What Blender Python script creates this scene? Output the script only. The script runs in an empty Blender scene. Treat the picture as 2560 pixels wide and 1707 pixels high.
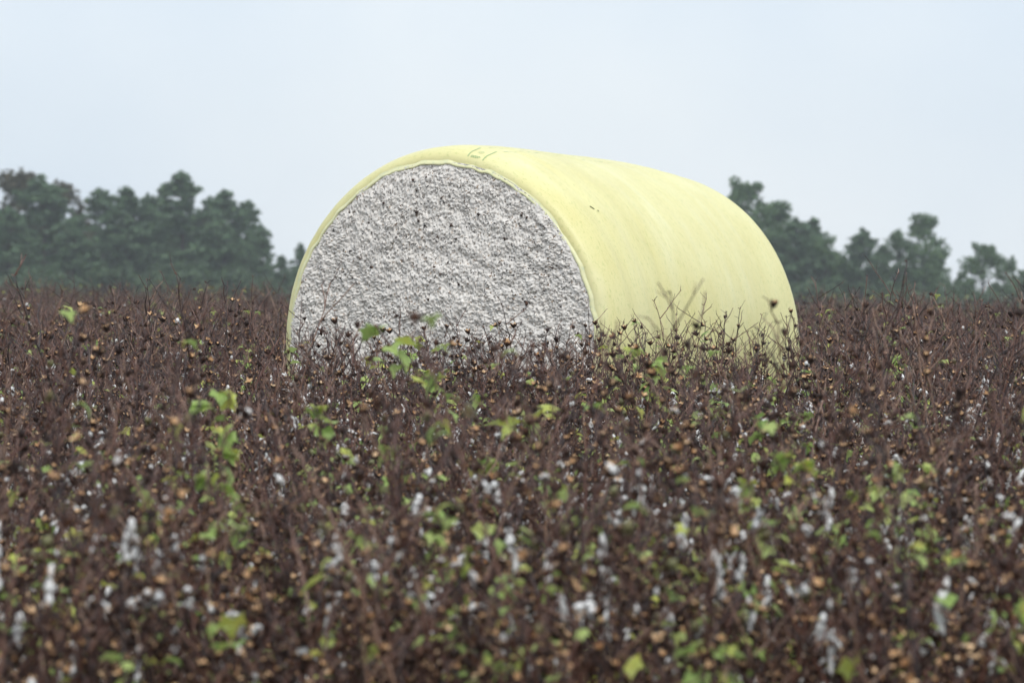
import bpy, math, random
import numpy as np
from mathutils import Vector, Matrix, Euler

# ------------------------------------------------------------------ camera, sky, sun, exposure
scene = bpy.context.scene
C = scene.collection
R = math.radians
FPX = 10062.0            # focal length in pixels of the 2560 px wide photograph
EYE = 1.5
EYE_ROW = 720.0

cam_d = bpy.data.cameras.new('camera')
cam = bpy.data.objects.new('camera', cam_d)
C.objects.link(cam)
cam.location = (0, 0, EYE)
cam.rotation_euler = (math.pi / 2 - math.atan((853.5 - EYE_ROW) / FPX), 0, 0)
cam_d.sensor_width = 36
cam_d.lens = FPX / 2560 * 36
cam_d.clip_start = 0.1
cam_d.clip_end = 6000
cam_d.dof.use_dof = True
cam_d.dof.focus_distance = 22.8
cam_d.dof.aperture_fstop = 4.8
scene.camera = cam

SUN_EL, SUN_AZ = R(54), R(166)          # high, softly from behind the camera's right shoulder (azimuth clockwise from +Y)
world = bpy.data.worlds.new('World')
scene.world = world
world.use_nodes = True
wn, wl = world.node_tree.nodes, world.node_tree.links
wn.clear()
w_out = wn.new('ShaderNodeOutputWorld')
w_bg = wn.new('ShaderNodeBackground')
w_bg.inputs['Strength'].default_value = 0.1
w_sky = wn.new('ShaderNodeTexSky')
w_sky.sky_type = 'NISHITA'
w_sky.sun_disc = False
w_sky.sun_elevation = SUN_EL
w_sky.sun_rotation = SUN_AZ
w_tc = wn.new('ShaderNodeTexCoord')
w_noise = wn.new('ShaderNodeTexNoise')
w_noise.inputs['Scale'].default_value = 5.5
w_noise.inputs['Detail'].default_value = 4.0
w_noise.inputs['Roughness'].default_value = 0.45
w_ramp = wn.new('ShaderNodeValToRGB')
w_ramp.color_ramp.elements[0].position = 0.33
w_ramp.color_ramp.elements[1].position = 0.60
w_ramp.color_ramp.elements[0].color = (4.9, 5.7, 6.65, 1)     # thinner, bluer cloud
w_ramp.color_ramp.elements[1].color = (6.3, 6.75, 7.15, 1)     # thick white cloud
w_mix = wn.new('ShaderNodeMixRGB')
w_mix.inputs[0].default_value = 0.93                            # closed overcast: a little of the blue sky comes through
w_map = wn.new('ShaderNodeMapping')
w_map.inputs['Location'].default_value = (5.14, 14.5, -18.0)
wl.new(w_tc.outputs['Generated'], w_map.inputs['Vector'])
wl.new(w_map.outputs['Vector'], w_noise.inputs['Vector'])
wl.new(w_noise.outputs['Fac'], w_ramp.inputs['Fac'])
wl.new(w_sky.outputs['Color'], w_mix.inputs[1])
wl.new(w_ramp.outputs['Color'], w_mix.inputs[2])
wl.new(w_mix.outputs['Color'], w_bg.inputs['Color'])
wl.new(w_bg.outputs['Background'], w_out.inputs['Surface'])

sun_d = bpy.data.lights.new('sun', 'SUN')
sun_d.energy = 1.5
sun_d.angle = R(30)
sun_d.color = (1.0, 0.975, 0.94)
sun = bpy.data.objects.new('sun', sun_d)
C.objects.link(sun)
sdir = Vector((math.sin(SUN_AZ) * math.cos(SUN_EL), math.cos(SUN_AZ) * math.cos(SUN_EL), math.sin(SUN_EL)))
sun.rotation_euler = sdir.to_track_quat('Z', 'Y').to_euler()
sun.location = (0, 0, 60)

vs = scene.view_settings
vs.view_transform = 'Standard'
vs.look = 'None'
vs.exposure = 0.56
vs.gamma = 1.0
vs.use_curve_mapping = False
scene.render.engine = 'CYCLES'
scene.cycles.use_denoising = True
scene.cycles.max_bounces = 5
scene.cycles.diffuse_bounces = 2
scene.cycles.glossy_bounces = 2
scene.cycles.transmission_bounces = 3
scene.cycles.transparent_max_bounces = 4
scene.cycles.volume_bounces = 1

rnd = random.Random(7)
nrg = np.random.default_rng(11)

# ------------------------------------------------------------------ helpers
def ground_z(x, y):
    """flat field, tilting down a little towards the right in its far half, falling away behind its crest"""
    t = min(1.0, max(0.0, (y - 20.0) / 50.0))
    t = t * t * (3 - 2 * t)
    xx = max(-30.0, min(30.0, x))
    z = -0.016 * xx * t
    if y > 96:
        z -= 0.9 * min(1.0, (y - 96) / 60.0)
    return z

def at(px, py, dist):
    """a point of the place seen at a pixel of the photograph, at its own distance"""
    return Vector(((px - 1280.0) * dist / FPX, dist, EYE + (EYE_ROW - py) * dist / FPX))

def tag(o, label=None, cat=None, group=None, kind=None):
    if label: o['label'] = label
    if cat: o['category'] = cat
    if group: o['group'] = group
    if kind: o['kind'] = kind
    return o

def mesh_from(name, verts, faces, mats, fmat=None, smooth=True):
    me = bpy.data.meshes.new(name)
    me.from_pydata([tuple(v) for v in verts], [], [tuple(f) for f in faces])
    for m in mats: me.materials.append(m)
    if fmat is not None and len(mats) > 1:
        me.polygons.foreach_set('material_index', np.asarray(fmat, dtype=np.int32))
    me.polygons.foreach_set('use_smooth', np.full(len(me.polygons), smooth, dtype=bool))
    me.update()
    return me

def link(name, me, parent=None, matrix=None):
    o = bpy.data.objects.new(name, me)
    C.objects.link(o)
    if parent is not None: o.parent = parent
    if matrix is not None: o.matrix_basis = matrix
    return o

class MB:
    """collects vertices and faces with a material slot for each face"""
    def __init__(s): s.v, s.f, s.m = [], [], []
    def add(s, verts, faces, mat=0, matrix=None):
        o = len(s.v)
        if matrix is not None: verts = [matrix @ Vector(p) for p in verts]
        s.v.extend(verts)
        s.f.extend([tuple(i + o for i in f) for f in faces])
        if isinstance(mat, int): s.m.extend([mat] * len(faces))
        else: s.m.extend(mat)
    def tube(s, pts, radii, sides=5, mat=0, cap=True):
        o = len(s.v)
        n = len(pts)
        ref = Vector((0.31, 0.87, 0.2)).normalized()
        for i, p in enumerate(pts):
            d = (pts[min(i + 1, n - 1)] - pts[max(i - 1, 0)])
            if d.length < 1e-9: d = Vector((0, 0, 1))
            d.normalize()
            a = d.cross(ref)
            if a.length < 1e-4: a = d.cross(Vector((1, 0, 0)))
            a.normalize()
            b = d.cross(a)
            for k in range(sides):
                w = 2 * math.pi * k / sides
                s.v.append(p + (a * math.cos(w) + b * math.sin(w)) * radii[i])
        for i in range(n - 1):
            for k in range(sides):
                k2 = (k + 1) % sides
                s.f.append((o + i * sides + k, o + i * sides + k2, o + (i + 1) * sides + k2, o + (i + 1) * sides + k))
                s.m.append(mat)
        if cap:
            s.f.append(tuple(o + (n - 1) * sides + k for k in range(sides))); s.m.append(mat)
    def mesh(s, name, mats, smooth=True): return mesh_from(name, s.v, s.f, mats, s.m, smooth)

# ------------------------------------------------------------------ materials
def new_mat(name, rough=0.7, spec=0.3):
    m = bpy.data.materials.new(name)
    m.use_nodes = True
    nt = m.node_tree
    b = nt.nodes['Principled BSDF']
    b.inputs['Roughness'].default_value = rough
    b.inputs['Specular IOR Level'].default_value = spec
    return m, nt, b

def ramp_node(nt, stops, fac=None):
    r = nt.nodes.new('ShaderNodeValToRGB')
    e = r.color_ramp.elements
    while len(e) < len(stops): e.new(0.5)
    for i, (p, c) in enumerate(stops):
        e[i].position = p
        e[i].color = (c[0], c[1], c[2], 1)
    if fac is not None: nt.links.new(fac, r.inputs['Fac'])
    return r

def noise_node(nt, scale, detail=3, rough=0.5, vec=None, coord='Object'):
    n = nt.nodes.new('ShaderNodeTexNoise')
    n.inputs['Scale'].default_value = scale
    n.inputs['Detail'].default_value = detail
    n.inputs['Roughness'].default_value = rough
    if vec is None:
        tc = nt.nodes.new('ShaderNodeTexCoord')
        vec = tc.outputs[coord]
    nt.links.new(vec, n.inputs['Vector'])
    return n

def bump(nt, b, height, strength, dist):
    bp = nt.nodes.new('ShaderNodeBump')
    bp.inputs['Strength'].default_value = strength
    bp.inputs['Distance'].default_value = dist
    nt.links.new(height, bp.inputs['Height'])
    nt.links.new(bp.outputs['Normal'], b.inputs['Normal'])
    return bp

def varied(name, stops, rough=0.6, spec=0.3, scale=40, mixrand=0.6, bump_s=0.0):
    """a colour that wanders along a ramp from piece to piece and within a piece"""
    m, nt, b = new_mat(name, rough, spec)
    geo = nt.nodes.new('ShaderNodeNewGeometry')
    n = noise_node(nt, scale, 3)
    oi = nt.nodes.new('ShaderNodeObjectInfo')
    ad = nt.nodes.new('ShaderNodeMath'); ad.operation = 'ADD'
    nt.links.new(geo.outputs['Random Per Island'], ad.inputs[0]); nt.links.new(oi.outputs['Random'], ad.inputs[1])
    fr = nt.nodes.new('ShaderNodeMath'); fr.operation = 'FRACT'
    nt.links.new(ad.outputs[0], fr.inputs[0])
    mx = nt.nodes.new('ShaderNodeMix')
    mx.inputs[0].default_value = mixrand
    nt.links.new(n.outputs['Fac'], mx.inputs[2]); nt.links.new(fr.outputs[0], mx.inputs[3])
    r = ramp_node(nt, stops, mx.outputs[0])
    nt.links.new(r.outputs['Color'], b.inputs['Base Color'])
    if bump_s: bump(nt, b, n.outputs['Fac'], bump_s, 0.002)
    return m, nt, b

M_stem, _, _ = varied('dead_cotton_stem', [(0.1, (0.010, 0.006, 0.006)), (0.45, (0.052, 0.021, 0.016)), (0.70, (0.145, 0.060, 0.040)), (0.92, (0.34, 0.22, 0.15))], 0.33, 0.5, 25, 0.75)
M_burr_out, _, _ = varied('burr_outside', [(0.1, (0.014, 0.009, 0.008)), (0.6, (0.048, 0.022, 0.014)), (0.95, (0.15, 0.066, 0.034))], 0.55, 0.3, 60)
M_burr_in, _, _ = varied('burr_inside', [(0.05, (0.34, 0.16, 0.07)), (0.45, (0.66, 0.41, 0.21)), (0.95, (0.82, 0.62, 0.40))], 0.6, 0.25, 60)
M_boll_green, _, _ = varied('late_boll', [(0.1, (0.06, 0.035, 0.02)), (0.5, (0.14, 0.12, 0.05)), (0.9, (0.22, 0.23, 0.11))], 0.5, 0.4, 30)

M_lint, nt, b = new_mat('cotton_lint', 0.95, 0.05)
n = noise_node(nt, 120, 4)
r = ramp_node(nt, [(0.25, (0.70, 0.69, 0.66)), (0.6, (0.86, 0.86, 0.85))], n.outputs['Fac'])
nt.links.new(r.outputs['Color'], b.inputs['Base Color'])
bump(nt, b, n.outputs['Fac'], 0.6, 0.004)

def leaf_material(name, stops, trans=0.4, rough=0.45):
    m, nt, b = varied(name, stops, rough, 0.35, 45, 0.5)
    col = b.inputs['Base Color'].links[0].from_socket
    tr = nt.nodes.new('ShaderNodeBsdfTranslucent')
    nt.links.new(col, tr.inputs['Color'])
    ms = nt.nodes.new('ShaderNodeMixShader')
    ms.inputs[0].default_value = trans
    out = nt.nodes['Material Output']
    nt.links.new(b.outputs[0], ms.inputs[1]); nt.links.new(tr.outputs[0], ms.inputs[2])
    nt.links.new(ms.outputs[0], out.inputs['Surface'])
    return m
M_leaf = leaf_material('cotton_leaf', [(0.08, (0.20, 0.34, 0.09)), (0.35, (0.36, 0.50, 0.14)), (0.55, (0.48, 0.58, 0.20)), (0.72, (0.56, 0.60, 0.12)), (0.88, (0.60, 0.55, 0.12)), (0.98, (0.44, 0.29, 0.09))])
M_pine = leaf_material('pine_needles', [(0.1, (0.056, 0.104, 0.056)), (0.6, (0.105, 0.178, 0.088)), (0.95, (0.165, 0.24, 0.115))], 0.25, 0.6)
M_broad = leaf_material('broad_leaves', [(0.1, (0.062, 0.116, 0.054)), (0.6, (0.112, 0.190, 0.082)), (0.95, (0.17, 0.245, 0.10))], 0.3, 0.6)
M_shrub = leaf_material('shrub_leaves', [(0.1, (0.044, 0.080, 0.042)), (0.6, (0.076, 0.124, 0.056)), (0.95, (0.118, 0.165, 0.074))], 0.3, 0.6)
M_autumn = leaf_material('turning_leaves', [(0.1, (0.060, 0.062, 0.030)), (0.6, (0.095, 0.085, 0.040)), (0.95, (0.13, 0.10, 0.05))], 0.3, 0.6)
M_bark, _, _ = varied('tree_bark', [(0.1, (0.035, 0.028, 0.024)), (0.9, (0.10, 0.082, 0.068))], 0.9, 0.1, 3)

M_soil, nt, b = new_mat('field_soil', 0.95, 0.1)
n1 = noise_node(nt, 0.6, 6, 0.6); n2 = noise_node(nt, 14, 6, 0.65)
mm = nt.nodes.new('ShaderNodeMath'); mm.operation = 'MULTIPLY_ADD'; mm.inputs[1].default_value = 0.5
nt.links.new(n1.outputs['Fac'], mm.inputs[0]); 
hf = nt.nodes.new('ShaderNodeMath'); hf.operation = 'MULTIPLY'; hf.inputs[1].default_value = 0.5
nt.links.new(n2.outputs['Fac'], hf.inputs[0]); nt.links.new(hf.outputs[0], mm.inputs[2])
r = ramp_node(nt, [(0.3, (0.050, 0.034, 0.026)), (0.5, (0.085, 0.058, 0.042)), (0.7, (0.13, 0.094, 0.068))], mm.outputs[0])
nt.links.new(r.outputs['Color'], b.inputs['Base Color'])
bump(nt, b, n2.outputs['Fac'], 0.8, 0.05)

# ------------------------------------------------------------------ ground
def build_ground():
    xs = np.concatenate([np.linspace(-450, -40, 12), np.linspace(-30, 30, 41), np.linspace(40, 450, 12)])
    ys = np.concatenate([np.linspace(-100, -10, 6), np.linspace(-5, 110, 70), np.linspace(120, 180, 13), np.linspace(200, 540, 12)])
    verts, faces = [], []
    for y in ys:
        for x in xs:
            near = 1.0 if (-30 <= x <= 30 and -5 <= y <= 110) else 0.0
            verts.append((x, y, ground_z(x, y) + near * 0.025 * math.sin(x * 2.3 + 0.7 * math.sin(y)) * math.sin(y * 1.9)))
    nx = len(xs)
    for j in range(len(ys) - 1):
        for i in range(nx - 1):
            a = j * nx + i
            faces.append((a, a + 1, a + nx + 1, a + nx))
    o = link('ground', mesh_from('ground', verts, faces, [M_soil]))
    tag(o, 'brown field soil under the cotton crop', kind='structure')
build_ground()

# ------------------------------------------------------------------ the wrapped round module of cotton
BALE = dict(X=-0.469, Y=25.6, Z=1.105, R=1.313, Rr=1.214, Rc=1.193, L=2.505, th=0.61, pitch=-0.006, fil=0.10)
_a = Vector((math.sin(BALE['th']) * math.cos(BALE['pitch']), math.cos(BALE['th']) * math.cos(BALE['pitch']), math.sin(BALE['pitch'])))
_h = Vector((math.cos(BALE['th']), -math.sin(BALE['th']), 0))
_u = _h.cross(_a)
BALE_M = Matrix(((_h.x, _a.x, _u.x, BALE['X']), (_h.y, _a.y, _u.y, BALE['Y']), (_h.z, _a.z, _u.z, BALE['Z']), (0, 0, 0, 1)))
FLOOR = -(BALE['Z'] - 0.012)          # the flattened underside, in the bale's own axes

def in_bale(x, y, margin=0.12):
    d = Vector((x - BALE['X'], y - BALE['Y'], 0))
    s, t = d.dot(_a), d.dot(_h)
    return -margin < s < BALE['L'] + margin and abs(t) < BALE['R'] + margin

def wrap_material():
    m, nt, b = new_mat('yellow_wrap', 0.42, 0.35)
    L = nt.links
    tc = nt.nodes.new('ShaderNodeTexCoord')
    # streaks that run round the bale: noise fine along the axis (y), coarse round it
    mp = nt.nodes.new('ShaderNodeMapping'); mp.inputs['Scale'].default_value = (0.9, 5, 0.9)
    L.new(tc.outputs['Object'], mp.inputs['Vector'])
    streak = noise_node(nt, 1.6, 5, 0.6, mp.outputs['Vector'])
    blotch = noise_node(nt, 2.2, 4, 0.55, tc.outputs['Object'])
    mp2 = nt.nodes.new('ShaderNodeMapping'); mp2.inputs['Scale'].default_value = (30, 75, 30)
    L.new(tc.outputs['Object'], mp2.inputs['Vector'])
    fleck = noise_node(nt, 1.0, 5, 0.7, mp2.outputs['Vector'])
    base = ramp_node(nt, [(0.25, (0.72, 0.675, 0.325)), (0.5, (0.755, 0.715, 0.375)), (0.75, (0.78, 0.75, 0.44))], streak.outputs['Fac'])
    bl = ramp_node(nt, [(0.35, (0.95, 0.93, 0.84)), (0.65, (1, 1, 1))], blotch.outputs['Fac'])
    fl = ramp_node(nt, [(0.33, (0.76, 0.82, 0.70)), (0.47, (1, 1, 1))], fleck.outputs['Fac'])
    m1 = nt.nodes.new('ShaderNodeMixRGB'); m1.blend_type = 'MULTIPLY'; m1.inputs[0].default_value = 1
    m2 = nt.nodes.new('ShaderNodeMixRGB'); m2.blend_type = 'MULTIPLY'; m2.inputs[0].default_value = 0.8
    L.new(base.outputs['Color'], m1.inputs[1]); L.new(bl.outputs['Color'], m1.inputs[2])
    L.new(m1.outputs['Color'], m2.inputs[1]); L.new(fl.outputs['Color'], m2.inputs[2])
    L.new(m2.outputs['Color'], b.inputs['Base Color'])
    rr = ramp_node(nt, [(0.3, (0.36,) * 3), (0.7, (0.55,) * 3)], blotch.outputs['Fac'])
    L.new(rr.outputs['Color'], b.inputs['Roughness'])
    bump(nt, b, streak.outputs['Fac'], 0.4, 0.014)
    return m
M_wrap = wrap_material()

M_lip, nt, b = new_mat('wrap_inner_layer', 0.5, 0.3)
n = noise_node(nt, 30, 5, 0.65)
r = ramp_node(nt, [(0.32, (0.60, 0.64, 0.42)), (0.5, (0.76, 0.74, 0.43)), (0.75, (0.79, 0.77, 0.49))], n.outputs['Fac'])
nt.links.new(r.outputs['Color'], b.inputs['Base Color'])

def cotton_face_material():
    m, nt, b = new_mat('pressed_seed_cotton', 0.95, 0.04)
    L = nt.links
    tc = nt.nodes.new('ShaderNodeTexCoord')
    n1 = noise_node(nt, 45, 5, 0.6, tc.outputs['Object'])
    n2 = noise_node(nt, 5, 4, 0.6, tc.outputs['Object'])
    base = ramp_node(nt, [(0.30, (0.60, 0.55, 0.495)), (0.46, (0.74, 0.70, 0.65)), (0.68, (0.81, 0.775, 0.73))], n1.outputs['Fac'])
    # leaf and burr trash pressed into the cotton: small dark and tan specks
    vo = nt.nodes.new('ShaderNodeTexVoronoi'); vo.inputs['Scale'].default_value = 60
    dn = noise_node(nt, 30, 3, 0.6, tc.outputs['Object'])
    vm = nt.nodes.new('ShaderNodeMixRGB'); vm.inputs[0].default_value = 0.06
    L.new(tc.outputs['Object'], vm.inputs[1]); L.new(dn.outputs['Color'], vm.inputs[2])
    L.new(vm.outputs['Color'], vo.inputs['Vector'])
    sep = nt.nodes.new('ShaderNodeSeparateColor'); L.new(vo.outputs['Color'], sep.inputs[0])
    is_speck = nt.nodes.new('ShaderNodeMath'); is_speck.operation = 'GREATER_THAN'; is_speck.inputs[1].default_value = 0.62
    L.new(sep.outputs[0], is_speck.inputs[0])
    core = nt.nodes.new('ShaderNodeMath'); core.operation = 'LESS_THAN'; core.inputs[1].default_value = 0.40
    L.new(vo.outputs['Distance'], core.inputs[0])
    sp = nt.nodes.new('ShaderNodeMath'); sp.operation = 'MULTIPLY'
    L.new(is_speck.outputs[0], sp.inputs[0]); L.new(core.outputs[0], sp.inputs[1])
    spc = ramp_node(nt, [(0.0, (0.03, 0.025, 0.025)), (0.55, (0.10, 0.085, 0.08)), (0.75, (0.20, 0.12, 0.07)), (1.0, (0.42, 0.30, 0.20))], sep.outputs[1])
    spw = nt.nodes.new('ShaderNodeMath'); spw.operation = 'MULTIPLY'
    cl = ramp_node(nt, [(0.35, (0.5,) * 3), (0.6, (1,) * 3)], n2.outputs['Fac'])
    L.new(sp.outputs[0], spw.inputs[0]); L.new(cl.outputs['Color'], spw.inputs[1])
    mx = nt.nodes.new('ShaderNodeMixRGB')
    L.new(spw.outputs[0], mx.inputs[0]); L.new(base.outputs['Color'], mx.inputs[1]); L.new(spc.outputs['Color'], mx.inputs[2])
    L.new(mx.outputs['Color'], b.inputs['Base Color'])
    bump(nt, b, n1.outputs['Fac'], 0.35, 0.008)
    return m
M_face = cotton_face_material()

def bale_profile():
    """(axial position, radius) from the front edge of the wrap to its rear edge"""
    f, Rf, Rr, L = BALE['fil'], BALE['R'], BALE['Rr'], BALE['L']
    p = []
    sh = 0.22                              # length of the soft shoulder
    for k in range(17):
        q = k / 16 * math.pi / 2
        p.append((0.012 + sh * (1 - math.cos(q)), (BALE['Rc'] + 0.004) + (Rf - BALE['Rc'] - 0.004) * math.sin(q) ** 0.85))
    for k in range(1, 61):
        s = sh + 0.012 + (L - sh - 1.2 * f) * k / 60
        t = k / 60
        bulge = 0.02 * math.sin(math.pi * t)
        p.append((s, Rf + (Rr - Rf) * t ** 1.25 + bulge))
    sL = p[-1][0]
    rL = p[-1][1]
    for k in range(1, 9):
        q = k / 8 * math.pi / 2
        p.append((sL + f * 1.2 * math.sin(q), rL - 0.10 * (1 - math.cos(q))))
    return p

def bale_radius_noise(w, s):
    pucker = 0.0035 * math.exp(-max(s, 0) / 0.035) * (math.sin(37 * w + 3 * math.sin(5 * w)) + 0.6 * math.sin(71 * w + 1))
    return (pucker + 0.006 * math.sin(3 * w + 1.1) + 0.005 * math.sin(5 * w + 4 * s) + 0.004 * math.sin(2 * w - 5 * s + 2)
            + 0.0022 * math.sin(31 * s + 2.0 * math.sin(2 * w)) * (0.5 + 0.5 * math.sin(w * 1.3 + s * 2))
            + 0.0012 * math.sin(57 * s + 1.5 * math.sin(3 * w + 1))
            + 0.0025 * (1 / (1 + math.exp(-(s - 0.34 - 0.02 * math.sin(2 * w)) * 400)) - 1 / (1 + math.exp(-(s - 1.55 - 0.03 * math.sin(3 * w)) * 300))))   # edges of overlapping layers

def flatten(x, z):
    return (x, z) if z > FLOOR else (x * 1.02, FLOOR)

def build_bale():
    root = bpy.data.objects.new('cotton_module', None)
    C.objects.link(root)
    root.matrix_world = BALE_M
    tag(root, 'large round module of pressed cotton in pale yellow plastic wrap standing in the field', 'cotton bale')
    # wrap
    prof = bale_profile()
    N = 260
    verts, faces = [], []
    for s, r in prof:
        for k in range(N):
            w = 2 * math.pi * k / N
            rr = r + bale_radius_noise(w, s)
            x, z = flatten(rr * math.cos(w), rr * math.sin(w))
            verts.append((x, s, z))
    for i in range(len(prof) - 1):
        for k in range(N):
            k2 = (k + 1) % N
            faces.append((i * N + k, (i + 1) * N + k, (i + 1) * N + k2, i * N + k2))
    me = mesh_from('plastic_wrap', verts, faces, [M_wrap])
    wrap = link('plastic_wrap', me, root)
    # inner wrap layer showing as a pale rim round the cotton
    verts, faces = [], []
    rimp = [(0.030, -0.010), (0.000, -0.012), (-0.003, -0.006), (0.003, 0.002), (0.008, 0.008), (0.012, 0.013), (0.014, 0.018)]
    for s, dr in rimp:
        for k in range(N):
            w = 2 * math.pi * k / N
            e = 0.006 * math.sin(7 * w + 1) + 0.004 * math.sin(17 * w) + 0.003 * math.sin(41 * w + 2)
            sc = 1.0 if dr > 0.01 else 0.5
            rr = BALE['Rc'] + dr + e * sc + bale_radius_noise(w, s)
            x, z = flatten(rr * math.cos(w), rr * math.sin(w))
            verts.append((x, s - 0.003 * (dr > 0), z))
    for i in range(len(rimp) - 1):
        for k in range(N):
            k2 = (k + 1) % N
            faces.append((i * N + k, (i + 1) * N + k, (i + 1) * N + k2, i * N + k2))
    link('wrap_rim', mesh_from('wrap_rim', verts, faces, [M_lip]), root)

    # cotton body: displaced front face, plain hidden side and rear
    G = 420
    lin = np.linspace(-1, 1, G)
    U, V = np.meshgrid(lin, lin)
    # square to disc (equal-angle) map
    rad = np.maximum(np.abs(U), np.abs(V))
    with np.errstate(divide='ignore', invalid='ignore'):
        phi = np.where(np.abs(U) >= np.abs(V), math.pi / 4 * V / np.where(U == 0, 1, U), math.pi / 2 - math.pi / 4 * U / np.where(V == 0, 1, V))
    sgn = np.where(np.abs(U) >= np.abs(V), np.sign(U), np.sign(V))
    Rd = BALE['Rc'] + 0.004
    X = rad * sgn * np.cos(phi) * Rd
    Z = rad * sgn * np.sin(phi) * Rd
    # lumps of seed cotton splatted on a regular raster, then sampled
    S = 900
    ext = 1.25
    px = 2 * ext / S
    H = np.zeros((S, S))
    gy, gx = np.mgrid[0:S, 0:S]
    def lumps(count, r0, r1, amp, base_j):
        nonlocal H
        cx = nrg.uniform(0, S, count); cy = nrg.uniform(0, S, count)
        rr = nrg.uniform(r0, r1, count) / px
        el = nrg.uniform(0.55, 1.0, count); an = nrg.uniform(0, math.pi, count)
        bj = nrg.uniform(-base_j, base_j, count)
        for i in range(count):
            x0, x1 = int(max(0, cx[i] - rr[i])), int(min(S, cx[i] + rr[i] + 2))
            y0, y1 = int(max(0, cy[i] - rr[i])), int(min(S, cy[i] + rr[i] + 2))
            if x1 <= x0 or y1 <= y0: continue
            dx = gx[y0:y1, x0:x1] - cx[i]; dy = gy[y0:y1, x0:x1] - cy[i]
            c, s = math.cos(an[i]), math.sin(an[i])
            q = ((dx * c + dy * s) / rr[i]) ** 2 + ((-dx * s + dy * c) / (rr[i] * el[i])) ** 2
            h = bj[i] + amp * rr[i] * px * np.sqrt(np.maximum(0, 1 - q))
            sub = H[y0:y1, x0:x1]
            H[y0:y1, x0:x1] = np.where(q < 1, np.maximum(sub, h), sub)
    lumps(900, 0.03, 0.06, 0.22, 0.006)
    lumps(26000, 0.006, 0.015, 1.05, 0.010)
    lumps(2600, 0.012, 0.022, 0.7, 0.008)
    def soft_noise(lo, hi):
        """band-limited random relief, wavelengths from lo to hi metres, unit spread"""
        f = np.fft.fftfreq(S, px)
        fr = np.hypot(f[:, None], f[None, :])
        band = np.exp(-(fr * lo) ** 2) * (1 - np.exp(-(fr * hi) ** 2)) / np.maximum(fr, 1e-6) ** 0.8
        n_ = np.fft.ifft2(np.fft.fft2(nrg.normal(size=(S, S))) * band).real
        return n_ / n_.std()
    wx, wz = soft_noise(0.02, 0.12) * 0.011 / px, soft_noise(0.02, 0.12) * 0.011 / px
    H = H[np.clip((gy + wz).astype(int), 0, S - 1), np.clip((gx + wx).astype(int), 0, S - 1)]
    H = 0.44 * H + 0.0025 * soft_noise(0.008, 0.05) - 0.006 * np.maximum(0, soft_noise(0.012, 0.06) - 0.9) * 2 + 0.004 * soft_noise(0.06, 0.3)
    # broad unevenness, with faint arcs left by the layers of the roll
    xx = (gx / S * 2 - 1) * ext; zz = (gy / S * 2 - 1) * ext
    rdist = np.hypot(xx + 0.05, zz)
    H += 0.005 * np.sin(rdist * 26 + 1.6 * np.sin(3 * np.arctan2(zz, xx) + rdist * 5)) * (0.4 + 0.6 * np.sin(xx * 3 + 1) ** 2)
    H += 0.010 * np.sin(xx * 4.1 + 1.2 * np.sin(zz * 3.3)) * np.sin(zz * 4.7 + 0.8)
    def sample(A, x, z):
        fx = np.clip((x / ext + 1) / 2 * S - 0.5, 0, S - 1.001); fz = np.clip((z / ext + 1) / 2 * S - 0.5, 0, S - 1.001)
        ix, iz = fx.astype(int), fz.astype(int)
        ix1, iz1 = np.minimum(ix + 1, S - 1), np.minimum(iz + 1, S - 1)
        tx, tz = fx - ix, fz - iz
        return (A[iz, ix] * (1 - tx) + A[iz, ix1] * tx) * (1 - tz) + (A[iz1, ix] * (1 - tx) + A[iz1, ix1] * tx) * tz
    D = sample(H, X, Z)
    edge = np.clip((1 - rad) / 0.05, 0, 1)
    dome = 0.05 * (1 - rad ** 2)
    Y = 0.004 - dome - D * (0.35 + 0.65 * edge)
    Zf = np.maximum(Z, FLOOR + 0.004)
    verts = np.stack([X, Y, Zf], -1).reshape(-1, 3)
    ii = np.arange(G * G).reshape(G, G)
    quads = np.stack([ii[:-1, :-1], ii[:-1, 1:], ii[1:, 1:], ii[1:, :-1]], -1).reshape(-1, 4)
    me = bpy.data.meshes.new('cotton_face')
    me.from_pydata(verts.tolist(), [], quads.tolist())
    me.materials.append(M_face)
    me.polygons.foreach_set('use_smooth', np.ones(len(me.polygons), dtype=bool))
    me.update()
    link('cotton_face', me, root)
    # the side under the wrap and the rear face
    body = MB()
    rings = [(0.03, BALE['Rc'] - 0.01), (0.16, BALE['R'] - 0.03), (BALE['L'] * 0.5, (BALE['R'] + BALE['Rr']) / 2 - 0.03), (BALE['L'] - 0.15, BALE['Rr'] - 0.04), (BALE['L'] - 0.01, BALE['Rr'] - 0.13), (BALE['L'] + 0.05, 0.6), (BALE['L'] + 0.07, 0.01)]
    n2 = 72
    vv, ff = [], []
    for s, r in rings:
        for k in range(n2):
            w = 2 * math.pi * k / n2
            vv.append((r * math.cos(w), s, max(r * math.sin(w), FLOOR + 0.01)))
    for i in range(len(rings) - 1):
        for k in range(n2):
            k2 = (k + 1) % n2
            ff.append((i * n2 + k, (i + 1) * n2 + k, (i + 1) * n2 + k2, i * n2 + k2))
    body.add([Vector(v) for v in vv], ff)
    link('cotton_core', body.mesh('cotton_core', [M_face]), root)

    # printed marks near the front shoulder: two green rules, a small ring emblem and lines of small print
    M_ink, nt, b = new_mat('green_ink', 0.5, 0.3)
    b.inputs['Base Color'].default_value = (0.30, 0.46, 0.22, 1)
    M_ink2, nt, b = new_mat('faint_green_ink', 0.5, 0.3)
    b.inputs['Base Color'].default_value = (0.45, 0.55, 0.28, 1)
    ss = [q[0] for q in prof]
    arc = [0.0]
    for i in range(1, len(prof)): arc.append(arc[-1] + math.hypot(prof[i][0] - prof[i - 1][0], prof[i][1] - prof[i - 1][1]))
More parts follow.
